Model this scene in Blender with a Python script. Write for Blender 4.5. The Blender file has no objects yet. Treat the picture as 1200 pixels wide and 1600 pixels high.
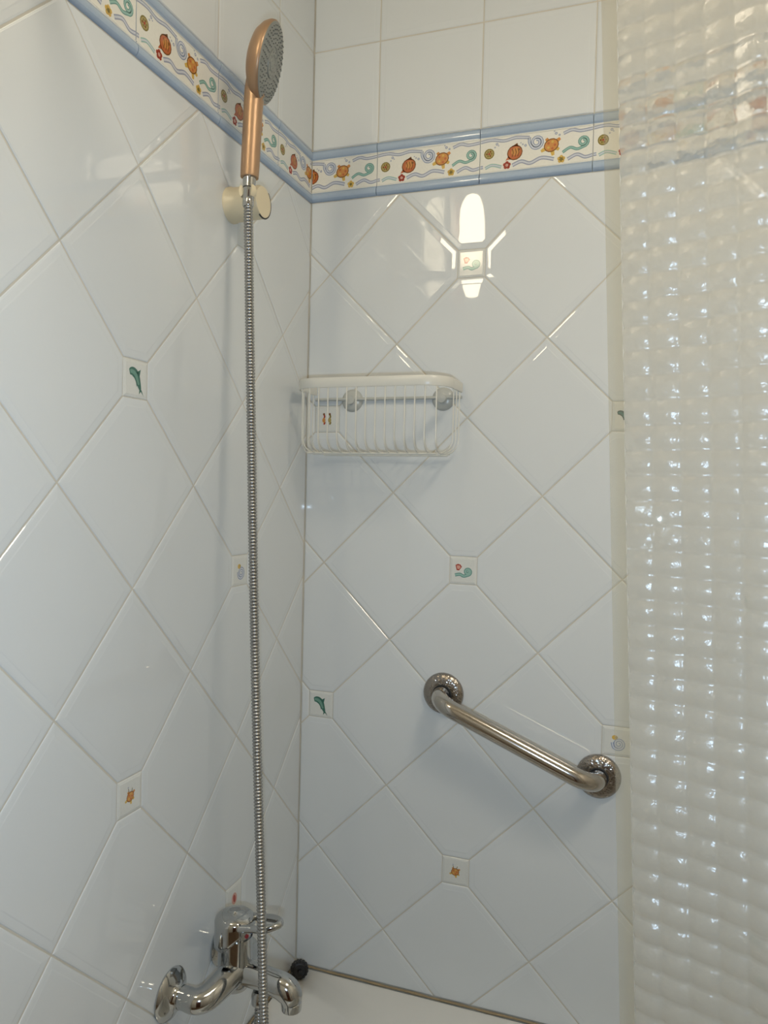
import bpy, bmesh, math, random
from mathutils import Vector, Matrix
S = bpy.context.scene
COL = S.collection
random.seed(7)
PI = math.pi

# ------------------------------------------------------------------ camera
cam_d = bpy.data.cameras.new('camera'); cam = bpy.data.objects.new('camera', cam_d); COL.objects.link(cam)
CAM = Vector((0.67445, -1.41239, 1.5))
cam.matrix_world = Matrix.Translation(CAM) @ (Matrix.Rotation(0.343815, 4, 'Z') @ Matrix.Rotation(1.542941, 4, 'X') @ Matrix.Rotation(0.023493, 4, 'Z'))
cam_d.sensor_fit = 'VERTICAL'; cam_d.sensor_height = 36.0; cam_d.sensor_width = 27.0
cam_d.lens = 1211.4 / 1600 * 36.0
cam_d.clip_start = 0.01
S.camera = cam

# ------------------------------------------------------------------ world, exposure
w = bpy.data.worlds.new('world'); S.world = w; w.use_nodes = True
w.node_tree.nodes['Background'].inputs[0].default_value = (0.5, 0.5, 0.5, 1)
w.node_tree.nodes['Background'].inputs[1].default_value = 0.0
S.view_settings.view_transform = 'Standard'; S.view_settings.look = 'None'
S.view_settings.exposure = 0.0; S.view_settings.gamma = 1.0; S.view_settings.use_curve_mapping = False

LAMP_W = 20.0        # emission strength of the wall lamp's glass
FLASH_W = 16.5        # the phone's flash beside its lens
CEIL_W = 29.0         # ceiling lamp just outside the curtain
fl = bpy.data.lights.new('camera_flash', 'SPOT'); fl.energy = FLASH_W; fl.color = (0.56, 0.77, 1.0); fl.shadow_soft_size = 0.006
fl.spot_size = math.radians(110); fl.spot_blend = 0.7
flo = bpy.data.objects.new('camera_flash', fl); COL.objects.link(flo)
flo.matrix_world = cam.matrix_world @ Matrix.Translation((-0.010, -0.074, 0.0))

# ------------------------------------------------------------------ materials
def srgb(r, g, b):
    f = lambda c: (c / 255 / 12.92) if c / 255 <= 0.04045 else ((c / 255 + 0.055) / 1.055) ** 2.4
    return (f(r), f(g), f(b), 1)

def mat(name, col, rough=0.4, metal=0.0, spec=0.5, coat=0.0, bump=0.0, bscale=40.0, var=0.0, mottle=0.0, mscale=8.0, attr=None, **kw):
    m = bpy.data.materials.new(name); m.use_nodes = True
    nt = m.node_tree; N = nt.nodes; Lk = nt.links
    b = N['Principled BSDF']
    b.inputs['Base Color'].default_value = col
    b.inputs['Roughness'].default_value = rough
    b.inputs['Metallic'].default_value = metal
    b.inputs['Specular IOR Level'].default_value = spec
    b.inputs['Coat Weight'].default_value = coat
    b.inputs['Coat Roughness'].default_value = 0.04
    tc = N.new('ShaderNodeTexCoord')
    src = None
    if attr:
        a = N.new('ShaderNodeAttribute'); a.attribute_name = attr; src = a.outputs['Color']
    if var or mottle:
        hs = N.new('ShaderNodeHueSaturation')
        if src: Lk.new(src, hs.inputs['Color'])
        else: hs.inputs['Color'].default_value = col
        val = None
        if var:
            oi = N.new('ShaderNodeObjectInfo'); mr = N.new('ShaderNodeMapRange')
            mr.inputs['To Min'].default_value = 1 - var; mr.inputs['To Max'].default_value = 1 + var
            Lk.new(oi.outputs['Random'], mr.inputs['Value']); val = mr.outputs[0]
        if mottle:
            no = N.new('ShaderNodeTexNoise'); no.inputs['Scale'].default_value = mscale; no.inputs['Detail'].default_value = 4
            Lk.new(tc.outputs['Object'], no.inputs['Vector'])
            mr2 = N.new('ShaderNodeMapRange'); mr2.inputs['To Min'].default_value = 1 - mottle; mr2.inputs['To Max'].default_value = 1 + mottle
            Lk.new(no.outputs['Fac'], mr2.inputs['Value'])
            if val is None: val = mr2.outputs[0]
            else:
                mu = N.new('ShaderNodeMath'); mu.operation = 'MULTIPLY'; Lk.new(val, mu.inputs[0]); Lk.new(mr2.outputs[0], mu.inputs[1]); val = mu.outputs[0]
        Lk.new(val, hs.inputs['Value']); src = hs.outputs['Color']
    if src: Lk.new(src, b.inputs['Base Color'])
    if bump:
        no = N.new('ShaderNodeTexNoise'); no.inputs['Scale'].default_value = bscale; no.inputs['Detail'].default_value = 2
        Lk.new(tc.outputs['Object'], no.inputs['Vector'])
        bp = N.new('ShaderNodeBump'); bp.inputs['Strength'].default_value = 1.0; bp.inputs['Distance'].default_value = bump
        Lk.new(no.outputs['Fac'], bp.inputs['Height']); Lk.new(bp.outputs[0], b.inputs['Normal'])
    for k, v in kw.items(): b.inputs[k].default_value = v
    return m

M = {}
M['tile'] = mat('tile_glaze', (0.715, 0.742, 0.748, 1), rough=0.022, spec=0.5, bump=0.00025, bscale=9.0, var=0.012)
M['print'] = mat('printed_glaze', (0.7, 0.7, 0.7, 1), rough=0.09, spec=0.5, attr='Col', mottle=0.05, mscale=260.0)
M['grout'] = mat('grout', srgb(205, 200, 187), rough=0.9, mottle=0.14, mscale=14.0)
M['sealant'] = mat('old_sealant', srgb(158, 138, 106), rough=0.6, mottle=0.3, mscale=22.0)
M['paint'] = mat('ceiling_paint', (0.78, 0.76, 0.71, 1), rough=0.9)
M['floor'] = mat('floor_tile', srgb(120, 98, 78), rough=0.4, mottle=0.2)
M['door'] = mat('brown_wood', srgb(92, 52, 30), rough=0.4, mottle=0.35, mscale=6.0)
M['enamel'] = mat('bath_enamel', (0.80, 0.785, 0.74, 1), rough=0.12, spec=0.5)
M['chrome'] = mat('chrome', (0.50, 0.51, 0.51, 1), rough=0.09, metal=1.0)
M['hose'] = mat('hose_metal', (0.40, 0.40, 0.39, 1), rough=0.24, metal=1.0)
M['steel'] = mat('polished_steel', (0.50, 0.47, 0.43, 1), rough=0.11, metal=1.0)
M['flange'] = mat('hammered_steel', (0.36, 0.33, 0.30, 1), rough=0.14, metal=1.0, bump=0.0018, bscale=170.0)
M['copper'] = mat('rose_gold_plastic', (0.44, 0.285, 0.175, 1), rough=0.40, metal=0.6, coat=0.05)
M['spray'] = mat('grey_spray_plate', srgb(138, 140, 134), rough=0.35)
M['nozzle'] = mat('nozzle_rubber', srgb(116, 118, 115), rough=0.6)
M['ivory'] = mat('ivory_plastic', srgb(226, 212, 180), rough=0.3)
M['wire'] = mat('white_plastic_coat', (0.73, 0.72, 0.655, 1), rough=0.28)
M['black'] = mat('black_rubber', (0.012, 0.012, 0.013, 1), rough=0.5)
M['dark'] = mat('dark_gap', (0.03, 0.03, 0.03, 1), rough=0.5)
M['red'] = mat('red_mark', (0.35, 0.02, 0.03, 1), rough=0.3)
M['blue'] = mat('blue_mark', (0.02, 0.08, 0.35, 1), rough=0.3)
M['suction'] = mat('suction_cup_vinyl', srgb(186, 188, 183), rough=0.25)

def emission(name, col, strength):
    m = bpy.data.materials.new(name); m.use_nodes = True; nt = m.node_tree
    nt.nodes.clear(); o = nt.nodes.new('ShaderNodeOutputMaterial'); e = nt.nodes.new('ShaderNodeEmission')
    e.inputs[0].default_value = col; e.inputs[1].default_value = strength; nt.links.new(e.outputs[0], o.inputs[0]); return m

def film(name, f_clear, f_refr, col_body, col_clear, ior, rough, gloss_rough, skin=1.42):
    """thin embossed plastic film: clear / bending / milky shares, with a glossy skin"""
    m = bpy.data.materials.new(name); m.use_nodes = True; nt = m.node_tree; N = nt.nodes; Lk = nt.links
    N.clear(); out = N.new('ShaderNodeOutputMaterial')
    tr = N.new('ShaderNodeBsdfTransparent'); tr.inputs[0].default_value = col_clear
    rf = N.new('ShaderNodeBsdfRefraction'); rf.inputs['Color'].default_value = col_clear; rf.inputs['IOR'].default_value = ior; rf.inputs['Roughness'].default_value = rough
    tl = N.new('ShaderNodeBsdfTranslucent'); tl.inputs[0].default_value = col_body
    df = N.new('ShaderNodeBsdfDiffuse'); df.inputs[0].default_value = col_body
    gl = N.new('ShaderNodeBsdfGlossy'); gl.inputs['Color'].default_value = (1, 1, 1, 1); gl.inputs['Roughness'].default_value = gloss_rough
    a = N.new('ShaderNodeMixShader'); a.inputs[0].default_value = 0.5; Lk.new(tl.outputs[0], a.inputs[1]); Lk.new(df.outputs[0], a.inputs[2])
    b = N.new('ShaderNodeMixShader'); b.inputs[0].default_value = f_refr; Lk.new(a.outputs[0], b.inputs[1]); Lk.new(rf.outputs[0], b.inputs[2])
    c = N.new('ShaderNodeMixShader'); c.inputs[0].default_value = f_clear; Lk.new(b.outputs[0], c.inputs[1]); Lk.new(tr.outputs[0], c.inputs[2])
    fr = N.new('ShaderNodeFresnel'); fr.inputs[0].default_value = skin
    d = N.new('ShaderNodeMixShader'); Lk.new(fr.outputs[0], d.inputs[0]); Lk.new(c.outputs[0], d.inputs[1]); Lk.new(gl.outputs[0], d.inputs[2])
    if f_refr:                                             # fine crinkle of the pressed film
        tc = N.new('ShaderNodeTexCoord'); no = N.new('ShaderNodeTexNoise'); no.inputs['Scale'].default_value = 130.0; no.inputs['Detail'].default_value = 2
        Lk.new(tc.outputs['Object'], no.inputs['Vector']); bp = N.new('ShaderNodeBump'); bp.inputs['Distance'].default_value = 0.0011
        Lk.new(no.outputs['Fac'], bp.inputs['Height'])
        for sh in (gl, rf): Lk.new(bp.outputs[0], sh.inputs['Normal'])
    Lk.new(d.outputs[0], out.inputs[0]); return m
M['curtain'] = film('embossed_vinyl', 0.14, 0.55, (0.80, 0.775, 0.70, 1), (0.97, 0.955, 0.92, 1), 1.12, 0.24, 0.26, 1.36)
M['hem'] = film('clear_vinyl_hem', 0.72, 0.0, (0.62, 0.57, 0.45, 1), (0.93, 0.90, 0.82, 1), 1.1, 0.1, 0.35, 1.15)

# ------------------------------------------------------------------ mesh helpers
def new_obj(name, verts, faces, m, parent=None, smooth=False, cols=None):
    me = bpy.data.meshes.new(name); me.from_pydata([tuple(v) for v in verts], [], faces)
    if m: me.materials.append(m)
    if cols is not None: set_cols(me, cols)
    if smooth: me.polygons.foreach_set('use_smooth', [True] * len(me.polygons))
    me.update()
    return link(name, me, parent)
def set_cols(me, cols):
    at = me.color_attributes.new('Col', 'FLOAT_COLOR', 'CORNER')
    data = []
    for p in me.polygons:
        c = cols[p.index]
        for _ in p.loop_indices: data.extend(c)
    at.data.foreach_set('color', data)
def link(name, me, parent=None):
    o = bpy.data.objects.new(name, me); COL.objects.link(o)
    if parent: o.parent = parent
    return o
def thing(name, label, cat, loc=(0, 0, 0), group=None):
    o = bpy.data.objects.new(name, None); COL.objects.link(o); o.location = loc; o.empty_display_size = 0.05
    o['label'] = label; o['category'] = cat
    if group: o['group'] = group
    return o
def struct(o): o['kind'] = 'structure'; return o

class MB:
    """collects verts in world coordinates; build() moves them into the thing's own frame"""
    def __init__(s): s.v = []; s.f = []
    def add(s, v, f):
        n = len(s.v); s.v += [Vector(a) for a in v]; s.f += [[i + n for i in q] for q in f]; return s
    def box(s, lo, hi):
        x0, y0, z0 = lo; x1, y1, z1 = hi
        return s.add([(x0, y0, z0), (x1, y0, z0), (x1, y1, z0), (x0, y1, z0), (x0, y0, z1), (x1, y0, z1), (x1, y1, z1), (x0, y1, z1)],
                     [(3, 2, 1, 0), (4, 5, 6, 7), (0, 1, 5, 4), (1, 2, 6, 5), (2, 3, 7, 6), (3, 0, 4, 7)])
    def lathe(s, prof, org, axis, seg=32, up=None):
        """prof: (radius, distance along axis)"""
        a = Vector(axis).normalized(); e = Vector(up) if up else (Vector((0, 0, 1)) if abs(a.z) < 0.9 else Vector((1, 0, 0)))
        e = (e - a * e.dot(a)).normalized(); g = a.cross(e); o = Vector(org)
        v = []; f = []
        for r, h in prof:
            for k in range(seg):
                t = 2 * PI * k / seg; v.append(o + a * h + (e * math.cos(t) + g * math.sin(t)) * max(r, 1e-5))
        for i in range(len(prof) - 1):
            for k in range(seg):
                k2 = (k + 1) % seg; f.append((i * seg + k, i * seg + k2, (i + 1) * seg + k2, (i + 1) * seg + k))
        if prof[0][0] > 1e-4: f.append(tuple(reversed(range(seg))))
        if prof[-1][0] > 1e-4: f.append(tuple((len(prof) - 1) * seg + k for k in range(seg)))
        return s.add(v, f)
    def tube(s, pts, rad, seg=14, closed=False, squash=None):
        pts = [Vector(p) for p in pts]; n = len(pts)
        rad = rad if isinstance(rad, (list, tuple)) else [rad] * n
        tan = []
        for i in range(n):
            a = pts[(i - 1) % n] if (closed or i > 0) else pts[i]; b = pts[(i + 1) % n] if (closed or i < n - 1) else pts[i]
            tan.append((b - a).normalized())
        e = Vector((0, 0, 1)) if abs(tan[0].z) < 0.8 else Vector((1, 0, 0))
        v = []; f = []
        for i in range(n):
            e = (e - tan[i] * e.dot(tan[i])).normalized(); g = tan[i].cross(e)
            for k in range(seg):
                t = 2 * PI * k / seg; v.append(pts[i] + (e * math.cos(t) * (squash or 1) + g * math.sin(t)) * rad[i])
        m = n if closed else n - 1
        for i in range(m):
            j = (i + 1) % n
            for k in range(seg):
                k2 = (k + 1) % seg; f.append((i * seg + k, i * seg + k2, j * seg + k2, j * seg + k))
        if not closed:
            f.append(tuple(reversed(range(seg)))); f.append(tuple((n - 1) * seg + k for k in range(seg)))
        return s.add(v, f)
    def build(s, name, m, parent=None, smooth=True, angle=38):
        off = Vector((0, 0, 0)); p = parent
        while p is not None: off += p.location; p = p.parent
        o = new_obj(name, [x - off for x in s.v], s.f, m, parent)
        if smooth:
            bm = bmesh.new(); bm.from_mesh(o.data); bm.normal_update()
            for fc in bm.faces: fc.smooth = True
            for e in bm.edges:
                if len(e.link_faces) == 2 and e.calc_face_angle(0) > math.radians(angle): e.smooth = False
            bm.to_mesh(o.data); bm.free()
        return o

def crom(pts, sub=8):
    """Catmull-Rom through tuples of any length"""
    out = []; n = len(pts)
    for i in range(n - 1):
        p0 = pts[max(i - 1, 0)]; p1 = pts[i]; p2 = pts[i + 1]; p3 = pts[min(i + 2, n - 1)]
        for k in range(sub):
            t = k / sub
            out.append(tuple(0.5 * (2 * b + (c - a) * t + (2 * a - 5 * b + 4 * c - d) * t * t + (3 * b - a - 3 * c + d) * t ** 3) for a, b, c, d in zip(p0, p1, p2, p3)))
    out.append(tuple(pts[-1])); return out
def stube(mb, pr, sub=8, seg=16):
    """smooth tube from (x,y,z,r) points"""
    q = crom(pr, sub); return mb.tube([a[:3] for a in q], [a[3] for a in q], seg)

# ------------------------------------------------------------------ 2D helpers for tiles (wall-local s = along the wall to the right, z up)
def clip(poly, hp):
    """convex polygon clipped to n.p <= c; poly is a list of (x, y)"""
    nx, ny, c = hp; out = []
    for i in range(len(poly)):
        a = poly[i]; b = poly[(i + 1) % len(poly)]
        da = nx * a[0] + ny * a[1] - c; db = nx * b[0] + ny * b[1] - c
        if da <= 0: out.append(a)
        if (da < 0 < db) or (db < 0 < da):
            t = da / (da - db); out.append((a[0] + t * (b[0] - a[0]), a[1] + t * (b[1] - a[1])))
    cl = []
    for q in out:
        if not cl or math.dist(q, cl[-1]) > 1e-5: cl.append(q)
    if len(cl) > 1 and math.dist(cl[0], cl[-1]) <= 1e-5: cl.pop()
    return cl
def area(p): return 0.5 * sum(p[i][0] * p[(i + 1) % len(p)][1] - p[(i + 1) % len(p)][0] * p[i][1] for i in range(len(p)))
def inset(poly, ds):
    """move each edge i (from vertex i to i+1, counterclockwise) inward by ds[i]"""
    n = len(poly); L = []
    for i in range(n):
        a = poly[i]; b = poly[(i + 1) % n]; dx, dy = b[0] - a[0], b[1] - a[1]; l = math.hypot(dx, dy)
        nx, ny = -dy / l, dx / l
        L.append((nx, ny, nx * a[0] + ny * a[1] + ds[i]))
    out = []
    for i in range(n):
        a = L[i - 1]; b = L[i]; det = a[0] * b[1] - b[0] * a[1]
        if abs(det) < 1e-6: return None
        out.append(((a[2] * b[1] - b[2] * a[1]) / det, (a[0] * b[2] - b[0] * a[2]) / det))
    for i in range(n):
        a, b = poly[i], poly[(i + 1) % n]; c, d = out[i], out[(i + 1) % n]
        if (b[0] - a[0]) * (d[0] - c[0]) + (b[1] - a[1]) * (d[1] - c[1]) <= 0: return None
    return out if area(out) > 0 else None

RIMS = [(0.0, -0.0060, 0.0), (0.0, -0.0017, 0.0), (0.0009, -0.0009, 0.0004), (0.0030, -0.00055, 0.0008), (0.0100, -0.00025, 0.0012), (0.0118, 0.0, 0.0016)]
def tile_mesh(name, poly, factory, m, rims=RIMS):
    """a glazed tile: skirt, round-over, sloping rim and flat face; cut edges stay crisp"""
    c = (sum(p[0] for p in poly) / len(poly), sum(p[1] for p in poly) / len(poly))
    loc = [(p[0] - c[0], p[1] - c[1]) for p in poly]; n = len(loc)
    for sc in (1, 0.5, 0.2, 0.05):
        rings = []
        for d, h, dc in rims:
            q = loc if d == 0 else inset(loc, [(d if fa else dc) * sc for fa in factory])
            if q is None: break
            rings.append((q, h))
        if len(rings) == len(rims): break
    else: return None, c
    v = []; f = []
    for q, h in rings: v += [(a[0], a[1], h) for a in q]
    for r in range(len(rings) - 1):
        for i in range(n):
            j = (i + 1) % n; f.append((r * n + i, r * n + j, (r + 1) * n + j, (r + 1) * n + i))
    f.append(tuple((len(rings) - 1) * n + i for i in range(n)))
    me = bpy.data.meshes.new(name); me.from_pydata(v, [], f); me.materials.append(m)
    sm = [len(p.vertices) == 4 and p.normal.z > 0.3 for p in me.polygons]
    me.update(); return me, c

# ------------------------------------------------------------------ printed motifs (flat glaze print), in metres about an origin
C_W = srgb(232, 230, 220); C_BLUE = srgb(172, 188, 206); C_BLUE2 = srgb(158, 175, 196)
INK = srgb(156, 162, 180); INKL = srgb(204, 208, 216); BROWN = srgb(128, 84, 44); ORANGE = srgb(206, 142, 76); RED = srgb(190, 106, 66)
GOLD = srgb(214, 178, 92); OLIVE = srgb(132, 118, 62); OLIVL = srgb(176, 158, 98); TEAL = srgb(150, 188, 178); TEALD = srgb(108, 152, 144); PINK = srgb(214, 160, 144); CRIM = srgb(168, 66, 50)
DGREEN = srgb(66, 112, 98); DGL = srgb(110, 154, 138); GREYB = srgb(136, 150, 178)
class Art:
    def __init__(s): s.P = []                              # (convex polygon, colour, layer)
    def poly(s, pts, c, ly=0):
        if area(pts) < 0: pts = pts[::-1]
        s.P.append((pts, c, ly))
    def disc(s, x, y, r, c, ly=0, ry=None, rot=0, n=14):
        ry = ry or r; ca, sa = math.cos(rot), math.sin(rot)
        s.poly([(x + r * math.cos(t) * ca - ry * math.sin(t) * sa, y + r * math.cos(t) * sa + ry * math.sin(t) * ca) for t in [2 * PI * k / n for k in range(n)]], c, ly)
    def line(s, pts, wd, c, ly=0):
        n = len(pts); W = wd if isinstance(wd, list) else [wd] * n; Lf = []; Rt = []
        for i in range(n):
            a = pts[max(i - 1, 0)]; b = pts[min(i + 1, n - 1)]; dx, dy = b[0] - a[0], b[1] - a[1]; l = math.hypot(dx, dy) or 1
            nx, ny = -dy / l * W[i] / 2, dx / l * W[i] / 2
            Lf.append((pts[i][0] + nx, pts[i][1] + ny)); Rt.append((pts[i][0] - nx, pts[i][1] - ny))
        for i in range(n - 1): s.poly([Rt[i], Rt[i + 1], Lf[i + 1], Lf[i]], c, ly)
    def wave(s, pts, wd, dark=INK, light=INKL, ly=0):
        q = crom(pts, 6); s.line(q, wd, dark, ly); s.line(q, wd * 0.42, light, ly + 1)
    def swirl(s, x, y, r, tail, dark, light):
        """curl ending a wave: tail points lead into the spiral"""
        sp = [(x + r * (1 - 0.62 * t) * math.cos(-PI / 2 + t * 1.55 * 2 * PI), y + r * (1 - 0.62 * t) * math.sin(-PI / 2 + t * 1.55 * 2 * PI)) for t in [k / 22 for k in range(23)]]
        q = crom(list(tail) + [sp[0]], 6) + sp[1:]
        s.line(q, 0.0052, dark, 0); s.line(q, 0.0026, light, 1)
    def shell(s, x, y, r):
        s.disc(x, y, r, OLIVE, 0); s.disc(x, y, r * 0.78, OLIVL, 1)
        for k in range(6): s.disc(x + r * 0.45 * math.cos(k * PI / 3), y + r * 0.45 * math.sin(k * PI / 3), r * 0.2, BROWN if k % 2 else OLIVE, 2, n=8)
        s.disc(x, y, r * 0.22, CRIM, 2, n=8)
    def fish(s, x, y, r, c=RED, d=BROWN):
        s.poly([(x - r * 0.7, y - r * 0.1), (x - r * 1.25, y - r * 0.95), (x - r * 0.3, y - r * 0.75)], c, 0)
        s.poly([(x - r * 0.5, y + r * 0.8), (x + r * 0.3, y + r * 1.25), (x + r * 0.5, y + r * 0.7)], d, 0)
        s.disc(x, y, r * 1.06, d, 0, r * 1.0, 0.5); s.disc(x, y, r * 0.92, c, 1, r * 0.86, 0.5); s.disc(x + r * 0.1, y + r * 0.15, r * 0.6, ORANGE, 2, r * 0.5, 0.5)
        for k in (-0.35, 0.05, 0.4): s.line([(x + r * k, y - r * 0.55), (x + r * (k + 0.15), y), (x + r * k, y + r * 0.55)], r * 0.12, d, 3)
        s.disc(x + r * 0.55, y + r * 0.35, r * 0.16, BROWN, 4, n=8)
    def turtle(s, x, y, r):
        for a, l in ((0.6, 1.35), (2.2, 1.15), (3.6, 1.45), (4.9, 1.35), (5.7, 1.2)):
            s.line([(x, y), (x + r * l * math.cos(a), y + r * l * math.sin(a))], [r * 0.8, r * 0.35], GOLD if a > 3 else ORANGE, 0)
        s.disc(x, y, r * 0.98, BROWN, 1, r * 0.86, 0.4); s.disc(x, y, r * 0.86, ORANGE, 2, r * 0.72, 0.4)
        for k in range(5): s.disc(x + r * 0.46 * math.cos(k * 1.257), y + r * 0.46 * math.sin(k * 1.257), r * 0.17, GOLD if k % 2 else RED, 3, n=8)
    def flower(s, x, y, r, c, mid):
        for k in range(5): s.disc(x + r * 0.6 * math.cos(k * 1.257 + 0.3), y + r * 0.6 * math.sin(k * 1.257 + 0.3), r * 0.5, c, 0, n=8)
        s.disc(x, y, r * 0.42, mid, 1, n=8)
    def bubbles(s, L):
        for x, y, r in L: s.disc(x, y, r, INK, 0, n=9); s.disc(x, y, r * 0.45, INKL, 1, n=7)
    def dolphin(s, k, d=DGREEN, l=DGL):
        spine = crom([(-0.0115, 0.0065), (-0.006, 0.0075), (0.000, 0.004), (0.004, -0.004), (0.0075, -0.0125)], 5)
        n = len(spine); wd = [0.002 + 0.0098 * math.sin(PI * min(1, (i + 1.5) / n)) ** 0.7 * (1 - 0.40 * i / n) for i in range(n)]
        s.line([(a * k, b * k) for a, b in spine], [q * k for q in wd], d, 0)
        s.line([(a * k - 0.0008 * k, b * k) for a, b in spine[2:-4]], [q * k * 0.45 for q in wd[2:-4]], l, 1)
        s.poly([(0.000 * k, 0.007 * k), (0.0072 * k, 0.011 * k), (0.0055 * k, 0.003 * k)], d, 0)
        s.poly([(-0.002 * k, 0.001 * k), (0.001 * k, -0.0085 * k), (0.004 * k, -0.003 * k)], d, 0)
        s.poly([(0.0055 * k, -0.0105 * k), (0.0045 * k, -0.0165 * k), (0.008 * k, -0.0125 * k)], d, 1)
        s.poly([(0.0065 * k, -0.0115 * k), (0.0125 * k, -0.0175 * k), (0.009 * k, -0.011 * k)], d, 1)

def border_art():
    A = Art(); cm = 0.01; P = lambda L: [(a * cm, b * cm) for a, b in L]
    A.wave(P([(-0.1, 7.55), (2.2, 7.75), (4.4, 7.35), (6.6, 7.65), (9.0, 7.35)]), 0.0060)
    A.wave(P([(15.0, 7.3), (16.5, 7.75), (18.0, 7.4), (20.1, 7.55)]), 0.0060)
    A.wave(P([(1.0, 2.75), (2.3, 3.2), (4.0, 2.7)]), 0.0058, TEAL, INKL)
    A.wave(P([(6.0, 2.75), (7.6, 3.3), (9.2, 2.8), (11.2, 3.5), (13.4, 3.0)]), 0.0068)
    A.wave(P([(15.8, 2.7), (17.4, 3.35), (18.8, 2.75), (20.1, 2.95)]), 0.0062)
    A.wave(P([(-0.1, 2.95), (0.6, 3.0)]), 0.0060)
    A.shell(0.017, 0.053, 0.0096); A.bubbles([(0.031, 0.069, 0.0026), (0.0275, 0.0635, 0.0016), (0.034, 0.066, 0.0013)])
    A.flower(0.050, 0.029, 0.0068, CRIM, PINK)
    A.fish(0.064, 0.050, 0.0135); A.bubbles([(0.078, 0.063, 0.0016), (0.083, 0.0605, 0.0024), (0.0745, 0.066, 0.0012)])
    A.swirl(0.103, 0.064, 0.0112, P([(9.0, 7.4), (9.0, 6.5), (9.6, 5.5)]), GREYB, INKL)
    A.turtle(0.129, 0.055, 0.0138); A.bubbles([(0.137, 0.075, 0.0026), (0.143, 0.0715, 0.002), (0.134, 0.079, 0.0013)])
    A.flower(0.147, 0.0285, 0.0066, GOLD, OLIVE)
    A.swirl(0.1845, 0.055, 0.0092, P([(14.9, 4.0), (16.2, 4.7), (17.4, 4.3)]), TEALD, TEAL)
    return A
def insert_art(kind):
    A = Art(); P = lambda L: [(a * 0.01, b * 0.01) for a, b in L]
    if kind == 'dolphin': A.dolphin(1.25)
    elif kind == 'dark_dolphin': A.dolphin(0.85, srgb(58, 74, 62), DGREEN); A.P = [([(a - 0.007, b) for a, b in p_], c_, l_) for p_, c_, l_ in A.P]
    elif kind == 'shell':
        A.poly([(-0.0125, 0.0085), (-0.0105, 0.0005), (-0.0065, 0.0), (-0.0020, 0.0060), (-0.0045, 0.0095), (-0.0085, 0.0105)], CRIM, 0)
        A.poly([(-0.0108, 0.0078), (-0.0095, 0.0025), (-0.0068, 0.002), (-0.0038, 0.005), (-0.0055, 0.0082)], PINK, 1)
        A.swirl(0.0075, -0.0015, 0.0052, P([(-1.3, -0.75), (-0.5, -0.6), (0.1, -0.85)]), TEALD, TEAL)
        A.P = [([(a * 1.18, b * 1.18) for a, b in p_], c_, l_) for p_, c_, l_ in A.P]
    elif kind == 'starfish':
        A.turtle(0.0, -0.001, 0.0082); A.bubbles([(-0.0045, 0.0125, 0.0012)])
        A.line([(-0.003, 0.006), (-0.0045, 0.011)], 0.0012, OLIVE, 3); A.line([(0.003, 0.006), (0.004, 0.010)], 0.0012, OLIVE, 3)
    elif kind == 'seahorses':
        for dx in (-0.006, 0.0065):
            A.line(crom([(dx - 0.001, 0.011), (dx + 0.0015, 0.005), (dx - 0.001, -0.001), (dx + 0.002, -0.007), (dx - 0.0005, -0.010)], 4), 0.0034, CRIM if dx < 0 else OLIVE, 0)
            A.disc(dx, -0.002, 0.0034, ORANGE if dx < 0 else OLIVL, 1, 0.005); A.disc(dx, 0.010, 0.0022, BROWN, 1)
    elif kind == 'snail':
        A.disc(-0.004, 0.007, 0.0050, GOLD, 0, 0.0042); A.disc(-0.001, 0.0075, 0.0022, OLIVL, 1)
        A.swirl(0.003, -0.004, 0.0092, P([(-0.8, -0.2), (-0.6, -1.0), (-0.1, -1.3)]), GREYB, INKL)
    elif kind == 'red_shell':
        A.disc(0.0, 0.001, 0.0085, PINK, 0, 0.0105, 0.3); A.disc(0.0, 0.001, 0.0042, CRIM, 1, 0.0072, 0.3)
    return A

def art_faces(A, hps, x0=0.0, y0=0.0, base=0.0):
    V = []; F = []; K = []
    for pts, c, ly in A.P:
        q = [(a + x0, b + y0) for a, b in pts]
        for hp in hps:
            q = clip(q, hp)
            if len(q) < 3: break
        if len(q) < 3: continue
        n = len(V); h = base + 0.00012 + 0.00006 * ly
        V += [(a, b, h) for a, b in q]; F.append(tuple(range(n, n + len(q)))); K.append(c)
    return V, F, K

# ------------------------------------------------------------------ the room
ROOM_X, ROOM_Y, ROOM_Z = 1.75, -2.30, 2.62
RIM = 0.530                                               # height of the bath rim
def slab(name, lo, hi, m, parent=None): return MB().box(lo, hi).build(name, m, parent, smooth=False)
GR = 0.0017                                              # grout lies this deep
wall_left = struct(slab('wall_left', (-0.10, ROOM_Y, 0), (-GR, 0.10, ROOM_Z), M['grout']))
wall_back = struct(slab('wall_back', (-GR, GR, 0), (ROOM_X + 0.1, 0.10, ROOM_Z), M['grout']))
wall_right = struct(slab('wall_right', (ROOM_X, ROOM_Y, 0), (ROOM_X + 0.1, GR, ROOM_Z), M['paint']))
wall_front = struct(slab('wall_front', (-0.10, ROOM_Y - 0.1, 0), (ROOM_X + 0.1, ROOM_Y, ROOM_Z), M['paint']))
floor = struct(slab('floor', (-0.10, ROOM_Y - 0.1, -0.1), (ROOM_X + 0.1, 0.10, 0.0), M['floor']))
ceiling = struct(slab('ceiling', (-0.10, ROOM_Y - 0.1, ROOM_Z), (ROOM_X + 0.1, 0.10, ROOM_Z + 0.1), M['paint']))
door = struct(slab('door_1', (0.75, ROOM_Y + 0.0, 0.005), (1.55, ROOM_Y + 0.035, 2.05), M['door']))  # unseen door, added behind the camera to give the metal brown reflections
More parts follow.
